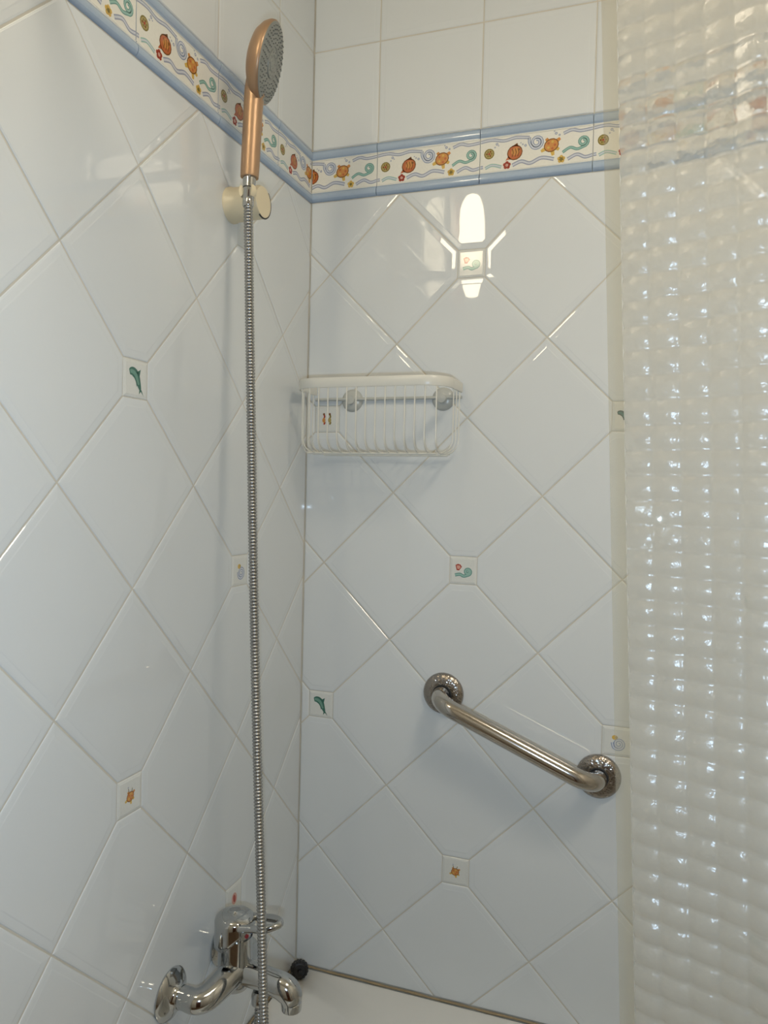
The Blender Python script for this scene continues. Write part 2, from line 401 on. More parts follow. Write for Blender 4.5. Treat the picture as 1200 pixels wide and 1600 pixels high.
for zz in ((0.15, 0.95), (1.08, 1.92)): slab('door_panel', (0.87, ROOM_Y + 0.035, zz[0]), (1.43, ROOM_Y + 0.047, zz[1]), M['door'], door)
MB().lathe([(0.012, 0), (0.012, 0.04), (0.026, 0.045), (0.026, 0.065), (0.015, 0.075), (0, 0.076)], (0.83, ROOM_Y + 0.035, 1.02), (0, 1, 0), 20).build('door_handle', M['chrome'], door)

# ------------------------------------------------------------------ tiling
D = 0.285; H = D / 2; MOD = 0.2015; G2 = 0.0011
BZ0, BZ1 = 2.0665, 2.1680                                  # printed border
frames = {'back': Matrix(((1, 0, 0, 0), (0, 0, -1, 0), (0, 1, 0, 0), (0, 0, 0, 1))), 'left': Matrix(((0, 0, 1, 0), (1, 0, 0, 0), (0, 1, 0, 0), (0, 0, 0, 1)))}
INS = 0.0255
cache = {}
def put(name, key, maker, fr, wall):
    if key not in cache: cache[key] = maker()
    me, c = cache[key][0], None
    return me
def tile_wall(side, wall, s0, s1, u_org, v_org, seam, kinds):
    fr = frames[side]
    lim = [(-1, 0, -s0), (1, 0, s1)]
    lo = [(0, -1, -(RIM + 0.004)), (0, 1, BZ0 - G2)]
    # --- diagonal field with a small printed insert at every fourth crossing
    for i in range(-14, 15):
        for j in range(-6, 16):
            if (i + j) % 2 == 0: continue
            cx, cz = u_org + i * H, v_org - j * H
            if cx < s0 - H or cx > s1 + H: continue
            r2 = math.sqrt(0.5); rad = H * r2 - G2
            hps = [(r2 * a, r2 * b, rad + r2 * (a * cx + b * cz), True) for a in (1, -1) for b in (1, -1)]
            for a, b in ((0, -1), (0, 1), (1, 0), (-1, 0)):          # the corner that meets an insert
                ii, jj = i + a, j + b
                if ii % 2 == 0 and jj % 2 == 0 and (ii + jj) % 4 == 0:
                    hps.append((a, -b, (a * cx - b * cz) + H - INS - G2, True))
            hps += [(x, y, c, False) for x, y, c in lim + lo]
            q = [(cx - 0.3, cz - 0.3), (cx + 0.3, cz - 0.3), (cx + 0.3, cz + 0.3), (cx - 0.3, cz + 0.3)]
            for hp in hps:
                q = clip(q, hp[:3])
                if len(q) < 3: break
            if len(q) < 3 or area(q) < 1.5e-4: continue
            fac = []
            for k in range(len(q)):
                mx = ((q[k][0] + q[(k + 1) % len(q)][0]) / 2, (q[k][1] + q[(k + 1) % len(q)][1]) / 2)
                best = min(hps, key=lambda h: abs(h[0] * mx[0] + h[1] * mx[1] - h[2]))
                fac.append(best[3])
            place_tile('tile', q, fac, fr, wall)
    # --- inserts
    for i in range(-14, 15):
        for j in range(-6, 16):
            if i % 2 or j % 2 or (i + j) % 4: continue
            cx, cz = u_org + i * H, v_org - j * H
            hps = lim + lo
            q = [(cx - INS, cz - INS), (cx + INS, cz - INS), (cx + INS, cz + INS), (cx - INS, cz + INS)]
            for hp in hps:
                q = clip(q, hp)
                if len(q) < 3: break
            if len(q) < 3 or area(q) < 1e-4: continue
            kind = kinds.get((i, j), ('shell', 'dolphin', 'starfish', 'snail', 'red_shell')[(3 * i + j) % 5])
            me, c = tile_mesh('insert_tile', q, [True] * len(q), M['print'], [(0, -0.006, 0), (0, -0.0016, 0), (0.0010, -0.0008, 0), (0.0030, -0.0004, 0), (0.0042, 0.0, 0)])
            if me is None: continue
            V = [tuple(v.co) for v in me.vertices]; F = [tuple(p.vertices) for p in me.polygons]; K = [srgb(220, 221, 216)] * len(F)
            av, af, ak = art_faces(insert_art(kind), [(x, y, d_ - x * c[0] - y * c[1]) for x, y, d_ in hps], cx - c[0], cz - c[1])
            n = len(V); F += [tuple(a + n for a in f) for f in af]; V += av; K += ak
            o = new_obj('insert_tile', V, F, M['print'], wall, cols=K)
            o.matrix_local = fr @ Matrix.Translation((c[0], c[1], 0))
    # --- printed border tiles
    k0 = int(math.floor((s0 - seam) / MOD)); k1 = int(math.ceil((s1 - seam) / MOD))
    for k in range(k0, k1):
        a = seam + k * MOD; L, R = max(a + 0.0006, s0), min(a + MOD - 0.0006, s1)
        if R - L < 0.006: continue
        key = ('border', round(L - a, 4), round(R - a, 4))
        if key not in cache: cache[key] = border_mesh(L - a, R - a)
        o = link('border_tile', cache[key], wall); o.matrix_local = fr @ Matrix.Translation((a, BZ0, 0))
        # --- straight courses above the border
        for z0, z1 in ((BZ1 + G2, 2.3610 - G2), (2.3610 + G2, 2.5625 - G2), (2.5625 + G2, ROOM_Z - 0.001)):
            L2, R2 = max(a + G2, s0), min(a + MOD - G2, s1)
            q = [(L2, z0), (R2, z0), (R2, z1), (L2, z1)]
            place_tile('tile', q, [z0 > 2.3, R2 < s1, z1 < 2.6, L2 > s0], fr, wall)
def place_tile(name, q, fac, fr, wall):
    c = (sum(p[0] for p in q) / len(q), sum(p[1] for p in q) / len(q))
    st = min(range(len(q)), key=lambda k: (round(q[k][1], 3), round(q[k][0], 3)))
    q = q[st:] + q[:st]; fac = fac[st:] + fac[:st]
    key = ('tile',) + tuple((round(p[0] - c[0], 4), round(p[1] - c[1], 4)) for p in q) + tuple(fac)
    if key not in cache: cache[key] = tile_mesh(name, q, fac, M['tile'])[0]
    me = cache[key]
    if me is None: return
    o = link(name, me, wall)
    # each tile sits very slightly out of true
    o.matrix_local = fr @ Matrix.Translation((c[0], c[1], random.uniform(-1, 1) * 0.00015)) @ Matrix.Rotation(random.uniform(-1, 1) * 0.0012, 4, 'X') @ Matrix.Rotation(random.uniform(-1, 1) * 0.0012, 4, 'Y')
def border_mesh(L, R):
    hgt = BZ1 - BZ0; prof = []
    bw = 0.0185
    def bead(z0, z1, n=7):
        return [(z0 + (z1 - z0) * k / n, 0.0002 + 0.0042 * math.sin(PI * k / n) ** 0.75) for k in range(n + 1)]
    lowb = bead(0.0006, bw); upb = bead(hgt - bw, hgt - 0.0006)
    prof = [(0.0006, -0.006)] + lowb + [(bw + 0.0016, 0.0010), (bw + 0.0030, 0.0)] + [(hgt - bw - 0.0030, 0.0), (hgt - bw - 0.0016, 0.0010)] + upb + [(hgt - 0.0006, -0.006)]
    V = []; F = []; K = []
    for z, h in prof: V += [(L, z, h), (R, z, h)]
    for i in range(len(prof) - 1):
        F.append((2 * i, 2 * i + 1, 2 * i + 3, 2 * i + 2))
        zm = (prof[i][0] + prof[i + 1][0]) / 2
        K.append((C_BLUE if bw * 0.35 < min(zm, hgt - zm) < bw * 0.8 else C_BLUE2) if (zm < bw or zm > hgt - bw) else C_W)
    n = len(prof)
    for x, od in ((L, 1), (R, -1)):
        q0 = len(V); V += [(x, z, h) for z, h in prof]; F.append(tuple(range(q0, q0 + n))[::od]); K.append(C_BLUE2)
    av, af, ak = art_faces(border_art(), [(-1, 0, -(L + 0.0004)), (1, 0, R - 0.0004), (0, -1, -(bw + 0.003)), (0, 1, hgt - bw - 0.003)])
    m = len(V); F += [tuple(a + m for a in f) for f in af]; V += av; K += ak
    me = bpy.data.meshes.new('border_tile'); me.from_pydata(V, [], F); me.materials.append(M['print']); set_cols(me, K)
    for i in range(len(prof) - 1):
        if K[i] != C_W: me.polygons[i].use_smooth = True
    me.update(); return me

tile_wall('back', wall_back, 0.0012, ROOM_X - 0.001, 0.3285, 1.9234, 0.1385,
          {(0, 0): 'shell', (0, 4): 'shell', (0, 8): 'starfish', (-2, 2): 'seahorses', (-2, 6): 'dolphin', (2, 2): 'dark_dolphin', (2, 6): 'snail'})
tile_wall('left', wall_left, ROOM_Y + 0.001, -0.0012, -0.5351, 1.6427, -0.5460,
          {(0, 0): 'dolphin', (0, 4): 'starfish', (2, 2): 'snail', (2, 6): 'red_shell'})

# ------------------------------------------------------------------ bathtub
TX0, TX1, TY0, TY1 = 0.004, 1.70, -0.690, -0.004
tub = thing('bathtub', 'white enamelled bathtub set into the tiled corner below the mixer', 'bathtub', ((TX0 + TX1) / 2, (TY0 + TY1) / 2, 0))
def superell(cx, cy, a, b, e, n=72):
    out = []
    for k in range(n):
        t = 2 * PI * k / n; c, s_ = math.cos(t), math.sin(t)
        out.append((cx + a * math.copysign(abs(c) ** (2 / e), c), cy + b * math.copysign(abs(s_) ** (2 / e), s_)))
    return out
def rect_ring(x0, y0, x1, y1, ref):
    """points on a rectangle in the directions of ref points"""
    cx, cy = (x0 + x1) / 2, (y0 + y1) / 2; out = []
    for x, y in ref:
        dx, dy = (x - cx) / ((x1 - x0) / 2), (y - cy) / ((y1 - y0) / 2); m_ = max(abs(dx), abs(dy)); out.append((cx + (x - cx) / m_, cy + (y - cy) / m_))
    return out
bx, by = 0.865, -0.358
rings = []
base = superell(bx, by, 0.765, 0.290, 3.6)
rr = rect_ring(TX0, TY0, TX1, TY1, base)
rings.append([(x, y, 0.0) for x, y in rr]); rings.append([(x, y, RIM - 0.006) for x, y in rr])
rr2 = rect_ring(TX0 + 0.003, TY0 + 0.004, TX1 - 0.003, TY1 - 0.003, base); rings.append([(x, y, RIM) for x, y in rr2])
for a, b, z in ((0.765, 0.290, RIM), (0.757, 0.282, RIM - 0.0015), (0.748, 0.273, RIM - 0.007), (0.738, 0.263, RIM - 0.022), (0.715, 0.245, RIM - 0.12), (0.67, 0.215, RIM - 0.34), (0.60, 0.17, RIM - 0.375), (0.40, 0.09, RIM - 0.385)):
    rings.append([(x, y, z) for x, y in superell(bx, by, a, b, 3.6 if z > 0.4 else 3.0)])
V = [p for r in rings for p in r]; n = 72; F = []
for r in range(len(rings) - 1):
    for k in range(n): F.append((r * n + k, r * n + (k + 1) % n, (r + 1) * n + (k + 1) % n, (r + 1) * n + k))
F.append(tuple((len(rings) - 1) * n + k for k in range(n)))
mb = MB(); mb.add(V, F); mb.build('tub_shell', M['enamel'], tub, angle=50)
MB().lathe([(0.0, 0.003), (0.02, 0.003), (0.026, 0.001), (0.030, 0.0)], (bx - 0.3, by, RIM - 0.384), (0, 0, 1), 20).build('drain', M['chrome'], tub)
# sealant bead in the joint, discoloured
mb = MB()
for p0, p1 in (((0.003, -0.003, RIM + 0.002), (TX1, -0.003, RIM + 0.002)), ((0.003, -0.003, RIM + 0.002), (0.003, -0.690, RIM + 0.002))):
    a, b = Vector(p0), Vector(p1); d = b - a
    mb.tube([a + d * (k / 60) + Vector((0, 0, 0.0004 * math.sin(k * 1.7))) for k in range(61)], [0.0022 + 0.0005 * math.sin(k * 2.3) for k in range(61)], 8)
struct(mb.build('trim_1', M['sealant']))

# ------------------------------------------------------------------ black plug on the rim
pl = thing('bath_plug', 'small black rubber plug lying on the bath rim in the tiled corner', 'plug', (0.028, -0.046, RIM))
ax = Vector((0.50, -0.86, 0.10)).normalized()
mb = MB()
seg = 48
prof = [(0.0, -0.0002), (0.012, 0.0), (0.0155, 0.001), (0.0178, 0.004), (0.0178, 0.013), (0.0155, 0.0165), (0.0125, 0.0175), (0.0115, 0.0160), (0.0, 0.0158)]
mb.lathe(prof, Vector((0.024, -0.034, RIM + 0.0180)), ax, seg)
for i, (r, h) in enumerate(prof):
    if 0.015 < r < 0.0181:
        for k in range(seg):
            v = mb.v[i * seg + k]; c = Vector((0.024, -0.034, RIM + 0.018)) + ax * h
            mb.v[i * seg + k] = c + (v - c) * (1.0 if k % 3 else 0.93)
mb.build('plug_body', M['black'], pl, angle=25)
MB().lathe([(0.0, 0.020), (0.003, 0.0195), (0.0042, 0.0165), (0.0042, 0.0155)], Vector((0.024, -0.034, RIM + 0.018)), ax, 16).build('plug_knob', M['black'], pl)

# ------------------------------------------------------------------ bath mixer
mx = thing('bath_mixer', 'chrome bath and shower mixer with loop lever on the left wall', 'faucet', (0.0, -0.361, 0.748))
for yy in (-0.436, -0.286):
    MB().lathe([(0.038, 0.0005), (0.0385, 0.003), (0.036, 0.006), (0.029, 0.010), (0.022, 0.0135), (0.0185, 0.017), (0.0175, 0.022)], (0, yy, 0.735), (1, 0, 0), 40).build('escutcheon', M['chrome'], mx)
    mb = MB(); s_ = 1 if yy < -0.361 else -1
    mb.lathe([(0.0150, 0.018), (0.0150, 0.021), (0.0165, 0.022), (0.0165, 0.034), (0.0150, 0.035)], (0, yy, 0.735), (1, 0, 0), 32)
    stube(mb, [(0.030, yy, 0.735, 0.0165), (0.046, yy, 0.7345, 0.0175), (0.058, yy + s_ * 0.012, 0.736, 0.0185), (0.067, yy + s_ * 0.036, 0.743, 0.0195), (0.072, yy + s_ * 0.060, 0.748, 0.021), (0.074, -0.361, 0.750, 0.021)], 8, 24)
    mb.build('inlet_arm', M['chrome'], mx)
MB().lathe([(0.0, 0.712), (0.013, 0.713), (0.020, 0.718), (0.0255, 0.730), (0.0270, 0.745), (0.0270, 0.762), (0.0265, 0.775), (0.0265, 0.800)], (0.068, -0.361, 0), (0, 0, 1), 40).build('body', M['chrome'], mx)
MB().lathe([(0.0225, 0.798), (0.0225, 0.812), (0.0, 0.814)], (0.070, -0.361, 0), (0, 0, 1), 32).build('cartridge_sleeve', M['chrome'], mx)
mb = MB(); stube(mb, [(0.070, -0.361, 0.746, 0.0205), (0.100, -0.361, 0.744, 0.0190), (0.130, -0.361, 0.741, 0.0185), (0.152, -0.361, 0.737, 0.0195), (0.163, -0.361, 0.729, 0.0190), (0.167, -0.361, 0.718, 0.0165)], 8, 28)
mb.build('spout', M['chrome'], mx)
MB().lathe([(0.0150, 0.0), (0.0155, 0.002), (0.0155, 0.012), (0.0130, 0.014)], (0.167, -0.361, 0.706), (0, 0, 1), 28).build('aerator', M['chrome'], mx)
MB().lathe([(0.0105, 0.0), (0.0125, 0.002), (0.0125, 0.016), (0.0100, 0.022)], (0.112, -0.361, 0.700), (0, 0, 1), 24).build('hose_outlet', M['chrome'], mx)
# lever: a dome cap open at the front, drawn out into a loop
mb = MB(); seg = 48; v = []; f = []; NR = 9
for i in range(NR + 1):
    t = i / NR
    for k in range(seg):
        a = 2 * PI * k / seg; cx_, sy_ = math.cos(a), math.sin(a)
        zb = 0.786 + 0.034 * max(0.0, (cx_ + 0.15) / 1.15) ** 1.3
        if t < 0.55: r = 0.0315 - 0.0005 * t; z = zb + (0.824 - zb) * t / 0.55
        else:
            q = (t - 0.55) / 0.45 * PI / 2; r = 0.0313 * math.cos(q) ** 0.62 if q < PI / 2 - 1e-6 else 0.0; z = 0.824 + 0.0125 * math.sin(q)
        v.append((0.066 + max(r, 1e-5) * cx_, -0.361 + max(r, 1e-5) * sy_, z))
for i in range(NR):
    for k in range(seg): f.append((i * seg + k, i * seg + (k + 1) % seg, (i + 1) * seg + (k + 1) % seg, (i + 1) * seg + k))
mb.add(v, f)
lever = mb.build('lever', M['chrome'], mx, angle=60)
md = lever.modifiers.new('thick', 'SOLIDIFY'); md.thickness = 0.0022; md.offset = -1
mb = MB()
stube(mb, [(0.084, -0.380, 0.8225, 0.0062), (0.105, -0.379, 0.826, 0.0054), (0.125, -0.377, 0.829, 0.0062), (0.139, -0.371, 0.832, 0.0052), (0.1445, -0.361, 0.833, 0.0056), (0.139, -0.351, 0.832, 0.0052), (0.125, -0.345, 0.829, 0.0062), (0.105, -0.343, 0.826, 0.0054), (0.084, -0.342, 0.8225, 0.0062)], 8, 14)
mb.build('loop', M['chrome'], lever)
MB().lathe([(0.0032, 0.0), (0.0032, 0.0012), (0, 0.0014)], (0.0915, -0.368, 0.806), (0.9, -0.44, 0), 14).build('hot_mark', M['red'], mx)
MB().lathe([(0.0032, 0.0), (0.0032, 0.0012), (0, 0.0014)], (0.0915, -0.354, 0.806), (0.9, 0.44, 0), 14).build('cold_mark', M['blue'], mx)

# ------------------------------------------------------------------ bracket on the left wall
BY, BZ = -0.300, 1.957
br = thing('handset_bracket', 'ivory plastic shower bracket on the left wall below the border', 'bracket', (0, BY, BZ))
MB().lathe([(0.0285, 0.0), (0.0285, 0.004), (0.0270, 0.006), (0.0262, 0.038), (0.0258, 0.055), (0.0240, 0.0590), (0.0, 0.0595)], (0, BY, BZ), (1, 0, 0), 40).build('bracket_body', M['ivory'], br)
mb = MB(); mb.tube([Vector((0.0580, BY + 0.0252 * math.cos(t), BZ + 0.0252 * math.sin(t))) for t in [math.radians(-115 + 5 * k) for k in range(34)]], 0.0013, 8)
mb.build('dark_ring', M['dark'], br)
mb = MB()                                                  # fork that grips the handset cone
HX, HY = 0.0515, -0.3370
mb.tube([Vector((HX + 0.0105 * math.cos(t), HY + 0.0105 * math.sin(t), BZ + 0.004)) for t in [math.radians(-35 + 250 * k / 24) for k in range(25)]], 0.0035, 8, squash=2.6)
mb.build('fork', M['ivory'], br)

# ------------------------------------------------------------------ handset
hs = thing('shower_handset', 'rose gold hand shower with round grey spray face in the ivory bracket', 'shower head', (0.0515, -0.337, 1.95))
a0 = Vector((0.0540, -0.3370, 1.9830)); a1 = Vector((0.0585, -0.3370, 2.0930)); axd = (a1 - a0).normalized()
mb = MB(); stube(mb, [(*(a0 + axd * 0.000), 0.0132), (*(a0 + axd * 0.0012), 0.0142), (*(a0 + axd * 0.03), 0.0146), (*(a0 + axd * 0.07), 0.0148), (*(a0 + axd * 0.105), 0.0150), (0.0605, -0.337, 2.115, 0.0158), (0.0640, -0.337, 2.134, 0.0150), (0.0690, -0.337, 2.150, 0.010)], 8, 28)
mb.build('handle', M['copper'], hs)
nrm = Vector((0.930, 0.275, -0.255)).normalized(); fc = Vector((0.0850, -0.3330, 2.1540)); upv = Vector((0.26, 0, 0.96))
MB().lathe([(0.0, -0.0300), (0.020, -0.0295), (0.035, -0.0275), (0.047, -0.0220), (0.0555, -0.0135), (0.0590, -0.0060), (0.0590, -0.0015), (0.0578, 0.0)], fc, nrm, 56, upv).build('head_shell', M['copper'], hs, angle=50)
face = MB().lathe([(0.0575, -0.0012), (0.0570, 0.0008), (0.0550, 0.0014), (0.0450, 0.0022), (0.0240, 0.0028), (0.0235, 0.0018), (0.0205, 0.0018), (0.0200, 0.0034), (0.0130, 0.0036), (0.0125, 0.0028), (0.0105, 0.0028), (0.0100, 0.0038), (0.0, 0.0040)], fc, nrm, 56, upv).build('spray_face', M['spray'], hs, angle=30)
e1 = (upv - nrm * upv.dot(nrm)).normalized(); e2 = nrm.cross(e1)
mb = MB()
for r, c in ((0.0520, 38), (0.0465, 34), (0.0410, 28), (0.0345, 24), (0.0285, 18), (0.0165, 10), (0.0060, 5)):
    for k in range(c):
        t = 2 * PI * (k + 0.5 * (c % 4 == 0)) / c; o_ = fc + (e1 * math.cos(t) + e2 * math.sin(t)) * r + nrm * (0.0012 if r > 0.05 else 0.0022)
        mb.lathe([(0.0013, 0), (0.0010, 0.0018), (0.0, 0.0019)], o_, nrm, 6)
noz = mb.build('nozzles', M['nozzle'], face); noz['kind'] = 'stuff'
mb = MB()                                                  # little selector tab at the foot of the face
tb = fc - e1 * 0.0560 + nrm * 0.001
mb.lathe([(0.0055, -0.004), (0.0055, 0.0015), (0.0045, 0.0025), (0.0, 0.0026)], tb, nrm, 18); mb.build('selector_tab', M['spray'], hs)
MB().lathe([(0.0078, 0.0), (0.0086, 0.001), (0.0092, 0.020), (0.0105, 0.036), (0.0105, 0.0375)], a0 - axd * 0.0365 - Vector((0.0, 0.0, 0.0)), axd, 24).build('cone_nut', M['chrome'], hs)
MB().lathe([(0.0094, 0.0), (0.0094, 0.0018)], a0 - axd * 0.018, axd, 24).build('washer', M['dark'], hs)

# ------------------------------------------------------------------ hose
hp = [(0.0525, -0.3370, 1.9480), (0.0540, -0.3376, 1.9050), (0.0574, -0.3394, 1.8402), (0.0623, -0.3431, 1.7598), (0.0760, -0.3540, 1.5606), (0.0906, -0.3666, 1.3646), (0.1069, -0.3806, 1.1730), (0.1247, -0.3957, 0.9865), (0.1384, -0.4076, 0.8503), (0.1512, -0.4200, 0.7172), (0.158, -0.428, 0.640), (0.160, -0.433, 0.590), (0.155, -0.432, 0.552), (0.145, -0.424, 0.536), (0.132, -0.408, 0.545), (0.121, -0.386, 0.585), (0.114, -0.368, 0.640), (0.1122, -0.3615, 0.700)]
path = [Vector(p) for p in crom(hp, 10)]
cum = [0.0]
for i in range(1, len(path)): cum.append(cum[-1] + (path[i] - path[i - 1]).length)
step = 0.00125; cnt = int(cum[-1] / step); pts = []; rad = []; j = 0
for k in range(cnt + 1):
    d = min(k * step, cum[-1] - 1e-6)
    while cum[j + 1] < d: j += 1
    pts.append(path[j].lerp(path[j + 1], (d - cum[j]) / (cum[j + 1] - cum[j]))); rad.append((0.0056, 0.0070, 0.0072, 0.0068)[k % 4])
hose = thing('shower_hose', 'long ribbed chrome hose hanging from the hand shower down to the mixer', 'hose', hp[0])
MB().tube(pts, rad, 12).build('spiral_tube', M['hose'], hose, angle=60)
MB().lathe([(0.0079, 0.0), (0.0088, 0.0015), (0.0088, 0.012), (0.0078, 0.014)], Vector(hp[0]) - Vector((0, 0, 0.011)), (0, 0, 1), 24).build('end_collar', M['chrome'], hose)

# ------------------------------------------------------------------ wire basket
bk = thing('wire_basket', 'white plastic coated wire basket hung in the corner of the back wall', 'basket', (0.17, 0, 1.57))
X0, X1, YF, CR = 0.0225, 0.3180, -0.116, 0.047
def outline(x0, x1, yf, cr, n=10):
    pts = [(x0, -0.006)]
    pts += [(x0 + cr - cr * math.cos(t), yf + cr - cr * math.sin(t)) for t in [PI / 2 * k / n for k in range(n + 1)]]
    pts += [(x1 - cr + cr * math.sin(t), yf + cr - cr * math.cos(t)) for t in [PI / 2 * k / n for k in range(n + 1)]]
    pts.append((x1, -0.006)); return pts
ol = outline(X0, X1, YF, CR)
# rim band: a flat strip with rounded edges swept round the outline
mb = MB(); v = []; f = []
sec = [(-0.0012, -0.009), (0.0012, -0.009), (0.0020, -0.0075), (0.0020, 0.0075), (0.0012, 0.009), (-0.0012, 0.009), (-0.0020, 0.0075), (-0.0020, -0.0075)]
RZ = 1.6935
for i, (x, y) in enumerate(ol):
    a = Vector(ol[max(i - 1, 0)]); b = Vector(ol[min(i + 1, len(ol) - 1)]); d = (b - a).normalized(); nn = Vector((d.y, -d.x))
    for o_, h in sec: v.append((x + nn.x * o_, y + nn.y * o_, RZ + h))
ns = len(sec)
for i in range(len(ol) - 1):
    for k in range(ns): f.append((i * ns + k, i * ns + (k + 1) % ns, (i + 1) * ns + (k + 1) % ns, (i + 1) * ns + k))
f.append(tuple(range(ns))); f.append(tuple((len(ol) - 1) * ns + k for k in reversed(range(ns))))
mb.add(v, f).build('rim_band', M['wire'], bk, angle=40)
WB = 1.5690; WR = 0.0013
def side_wire(p, inward, reach):
    """a wire from the rim down, rounding under to the base"""
    r = 0.026; x, y = p; ix, iy = inward
    pts = [Vector((x, y, RZ - 0.008)), Vector((x, y, WB + r))]
    pts += [Vector((x + ix * r * (1 - math.cos(t)), y + iy * r * (1 - math.cos(t)), WB + r - r * math.sin(t))) for t in [PI / 2 * k / 6 for k in range(1, 7)]]
    pts.append(Vector((x + ix * reach, y + iy * reach, WB))); return pts
nf = 15
for k in range(nf):
    x = X0 + 0.019 + (X1 - X0 - 0.038) * k / (nf - 1)
    y = YF
    for (xc, s_) in ((X0 + CR, -1), (X1 - CR, 1)):
        if (x - xc) * s_ > 0: y = YF + CR - math.sqrt(max(CR * CR - (x - xc) ** 2, 0))
    MB().tube(side_wire((x, y), (0, 1), -0.010 - y), WR, 7).build('wire', M['wire'], bk)
for x, ix in ((X0, 1), (X1, -1)):
    for y in (-0.020, -0.042, -0.062):
        MB().tube(side_wire((x, y), (ix, 0), 0.060), WR, 7).build('wire', M['wire'], bk)
for y, z in ((YF + 0.027, WB - 0.0022), (YF + 0.055, WB - 0.0022), (-0.012, WB - 0.0022)):
    MB().tube([(X0 + 0.022, y, z), (X1 - 0.022, y, z)], 0.0016, 8).build('base_rod', M['wire'], bk)
MB().tube([(X0 - 0.001, -0.0065, 1.6760), (X1 + 0.001, -0.0065, 1.6760)], 0.0030, 10).build('back_rod', M['suction'], bk)
for x in (0.098, 0.282):
    MB().lathe([(0.022, 0.0), (0.0215, 0.0015), (0.016, 0.0062), (0.009, 0.0075), (0.006, 0.012), (0.008, 0.014), (0.0, 0.015)], (x, -0.0002, 1.6740), (0, -1, 0), 28).build('suction_cup', M['suction'], bk)

# ------------------------------------------------------------------ grab bar
gA, gB = Vector((0.2975, 0, 1.1200)), Vector((0.5840, 0, 1.0040))
gb = thing('grab_bar', 'sloping polished steel grab bar with hammered round flanges on the back wall', 'grab bar', ((gA + gB) / 2))
dv = (gB - gA).normalized(); oy = -0.062; rb = 0.0160
L_ = (gB - gA).length; cr = 0.040; pp = []
pp.append(gA + Vector((0, -0.004, 0))); pp.append(gA + Vector((0, oy + cr, 0)))
for k in range(1, 11):
    t = PI / 2 * k / 10; pp.append(gA + Vector((0, oy + cr, 0)) + Vector((0, -cr * math.sin(t), 0)) + dv * (cr * (1 - math.cos(t))))
for k in range(1, 20): pp.append(gA + Vector((0, oy, 0)) + dv * (cr + (L_ - 2 * cr) * k / 20))
for k in range(0, 11):
    t = PI / 2 * k / 10; pp.append(gB + Vector((0, oy, 0)) - dv * cr + dv * (cr * math.sin(t)) + Vector((0, cr * (1 - math.cos(t)), 0)))
pp.append(gB + Vector((0, -0.004, 0)))
MB().tube(pp, rb, 28).build('bar', M['steel'], gb)
for g in (gA, gB):
    MB().lathe([(0.0385, 0.0002), (0.0390, 0.0020), (0.0385, 0.0062), (0.0365, 0.0085), (0.0330, 0.0112), (0.0280, 0.0128), (0.0205, 0.0132), (0.0175, 0.0128)], g, (0, -1, 0), 48).build('flange', M['flange'], gb, angle=60)
    MB().tube([g + Vector((0.0172 * math.cos(t), -0.0132, 0.0172 * math.sin(t))) for t in [2 * PI * k / 36 for k in range(36)]], 0.0013, 6, closed=True).build('gasket', M['dark'], gb)

# ------------------------------------------------------------------ curtain and rod
CZ0, CZ1 = 0.12, 2.085
RODZ, RODY = 2.12, -0.735
rod = thing('curtain_rod', 'white curtain rod over the bath edge carrying the embossed curtain', 'curtain rod', (0.875, RODY, RODZ))
MB().tube([(0.010, RODY, RODZ), (ROOM_X - 0.010, RODY, RODZ)], 0.0125, 20).build('tube', M['wire'], rod)
for x, d in ((0.0, 1), (ROOM_X, -1)): MB().lathe([(0.026, 0.001), (0.026, 0.006), (0.016, 0.012), (0.016, 0.026)], (x, RODY, RODZ), (d, 0, 0), 24).build('end_cup', M['wire'], rod)
cu = thing('shower_curtain', 'milky translucent embossed shower curtain pulled aside along the bath', 'shower curtain', (0.64, RODY, CZ0))
def cx0(z): return 0.612 + (1.92 - z) * 0.0478
def cy(x): return -0.735 - 0.022 * math.cos(2 * PI * (x - 0.130) / 0.27) - 0.004 * math.sin(2 * PI * x / 0.11)
# arc length table so that the cells keep their size over the folds
xs = [0.0]; ar = [0.0]; dxs = 0.001
while ar[-1] < 0.72:
    x = xs[-1] + dxs; ar.append(ar[-1] + math.hypot(dxs, cy(x) - cy(xs[-1]))); xs.append(x)
def at_arc(s_):
    lo_, hi_ = 0, len(ar) - 1
    while hi_ - lo_ > 1:
        m_ = (lo_ + hi_) // 2
        if ar[m_] <= s_: lo_ = m_
        else: hi_ = m_
    t = (s_ - ar[lo_]) / (ar[hi_] - ar[lo_]); x = xs[lo_] + dxs * t
    d = Vector((dxs, cy(xs[hi_]) - cy(xs[lo_]))).normalized(); return x, cy(x), d
CW, CHH, SUB, REL = 0.0235, 0.0210, 10, 0.0029
HEM = 0.0135
ncx = int((0.70 - HEM) / CW); ncz = int((CZ1 - CZ0) / CHH)
V = []; F = []
colz = [at_arc(HEM + CW * k / SUB) for k in range(ncx * SUB + 1)]
for iz in range(ncz * SUB + 1):
    z = CZ1 - CHH * iz / SUB; v_ = (iz % SUB) / SUB; pv = 1 - (2 * v_ - 1) ** 2; lean = cx0(z)
    for ix, (x, y, d) in enumerate(colz):
        u_ = (ix % SUB) / SUB; pu = 1 - (2 * u_ - 1) ** 2
        h = REL * (0.9 * pu + pv - 0.95) * (1 + 0.10 * math.sin(ix // SUB * 12.9 + iz // SUB * 7.3))
        V.append((lean + x + d.y * h, y - d.x * h, z))
nc = len(colz)
for iz in range(ncz * SUB):
    for ix in range(nc - 1): F.append((iz * nc + ix, (iz + 1) * nc + ix, (iz + 1) * nc + ix + 1, iz * nc + ix + 1))
off = Vector(cu.location)
new_obj('embossed_sheet', [Vector(v) - off for v in V], F, M['curtain'], cu, smooth=True)
V = []; F = []; hc = [at_arc(HEM * k / 3) for k in range(4)]; nz = 60
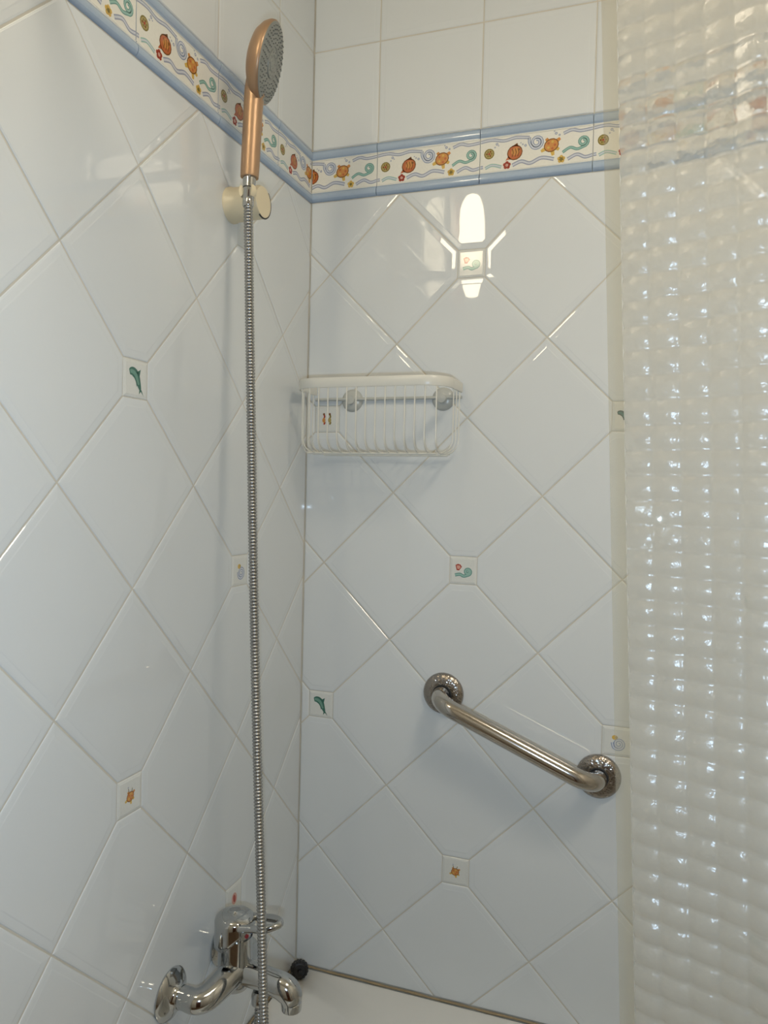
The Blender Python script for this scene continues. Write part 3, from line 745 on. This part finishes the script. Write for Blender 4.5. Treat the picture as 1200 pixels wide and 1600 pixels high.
for iz in range(nz + 1):
    z = CZ1 - (CZ1 - CZ0) * iz / nz
    for k, (x, y, d) in enumerate(hc): V.append((cx0(z) + x, y, z))
for iz in range(nz):
    for k in range(3): F.append((iz * 4 + k, (iz + 1) * 4 + k, (iz + 1) * 4 + k + 1, iz * 4 + k + 1))
he = new_obj('hem', [Vector(v) - off for v in V], F, M['hem'], cu, smooth=True); he['label'] = 'smooth beige edge hem'
for k in range(6):
    x, y, d = at_arc(0.02 + 0.125 * k); x += cx0(CZ1)
    R0 = (RODZ + 0.0145 - (CZ1 - 0.008)) / 2; zc = (RODZ + 0.0145 + CZ1 - 0.008) / 2
    MB().tube([(x, y * 0.35 + RODY * 0.65 + 0.019 * math.cos(t), zc + R0 * math.sin(t)) for t in [2 * PI * q / 28 for q in range(28)]], 0.0018, 8, closed=True).build('ring', M['wire'], cu)

# ------------------------------------------------------------------ lamps
lp = thing('wall_lamp', 'slim frosted glass lamp high on the left wall, seen mirrored in the tiles', 'lamp', (0.0, -1.10, 2.305))
M['glass_glow'] = emission('lit_glass', (1.0, 0.86, 0.60, 1), LAMP_W)
LX, LY, LZ = 0.060, -1.100, 2.305
MB().lathe([(0.0, -0.165), (0.020, -0.160), (0.030, -0.130), (0.040, -0.06), (0.0445, 0.02), (0.043, 0.08), (0.036, 0.135), (0.024, 0.165), (0.0, 0.175)], (LX, LY, LZ), (0, 0, 1), 28).build('glass_shade', M['glass_glow'], lp)
mb = MB(); mb.box((0.001, LY - 0.09, LZ - 0.21), (0.012, LY + 0.09, LZ + 0.21)); mb.build('glow_shield_plate', M['door'], lp, smooth=False)  # unseen dark plate, added to absorb the lamp's glow on the wall
mb = MB(); mb.tube([(0.010, LY, LZ), (LX - 0.040, LY, LZ)], 0.008, 12); mb.build('mount', M['chrome'], lp)
CLX, CLY = 1.10, -0.95
cl = thing('ceiling_lamp', 'round opal ceiling lamp just outside the shower curtain', 'lamp', (CLX, CLY, ROOM_Z))
M['opal_glow'] = emission('lit_opal', (1.0, 0.88, 0.69, 1), CEIL_W)
MB().lathe([(0.195, 0.001), (0.195, 0.012), (0.188, 0.014)], (CLX, CLY, ROOM_Z), (0, 0, -1), 36).build('base_ring', M['wire'], cl)
MB().lathe([(0.185, 0.012), (0.175, 0.035), (0.14, 0.060), (0.07, 0.074), (0.0, 0.077)], (CLX, CLY, ROOM_Z), (0, 0, -1), 36).build('opal_shade', M['opal_glow'], cl)
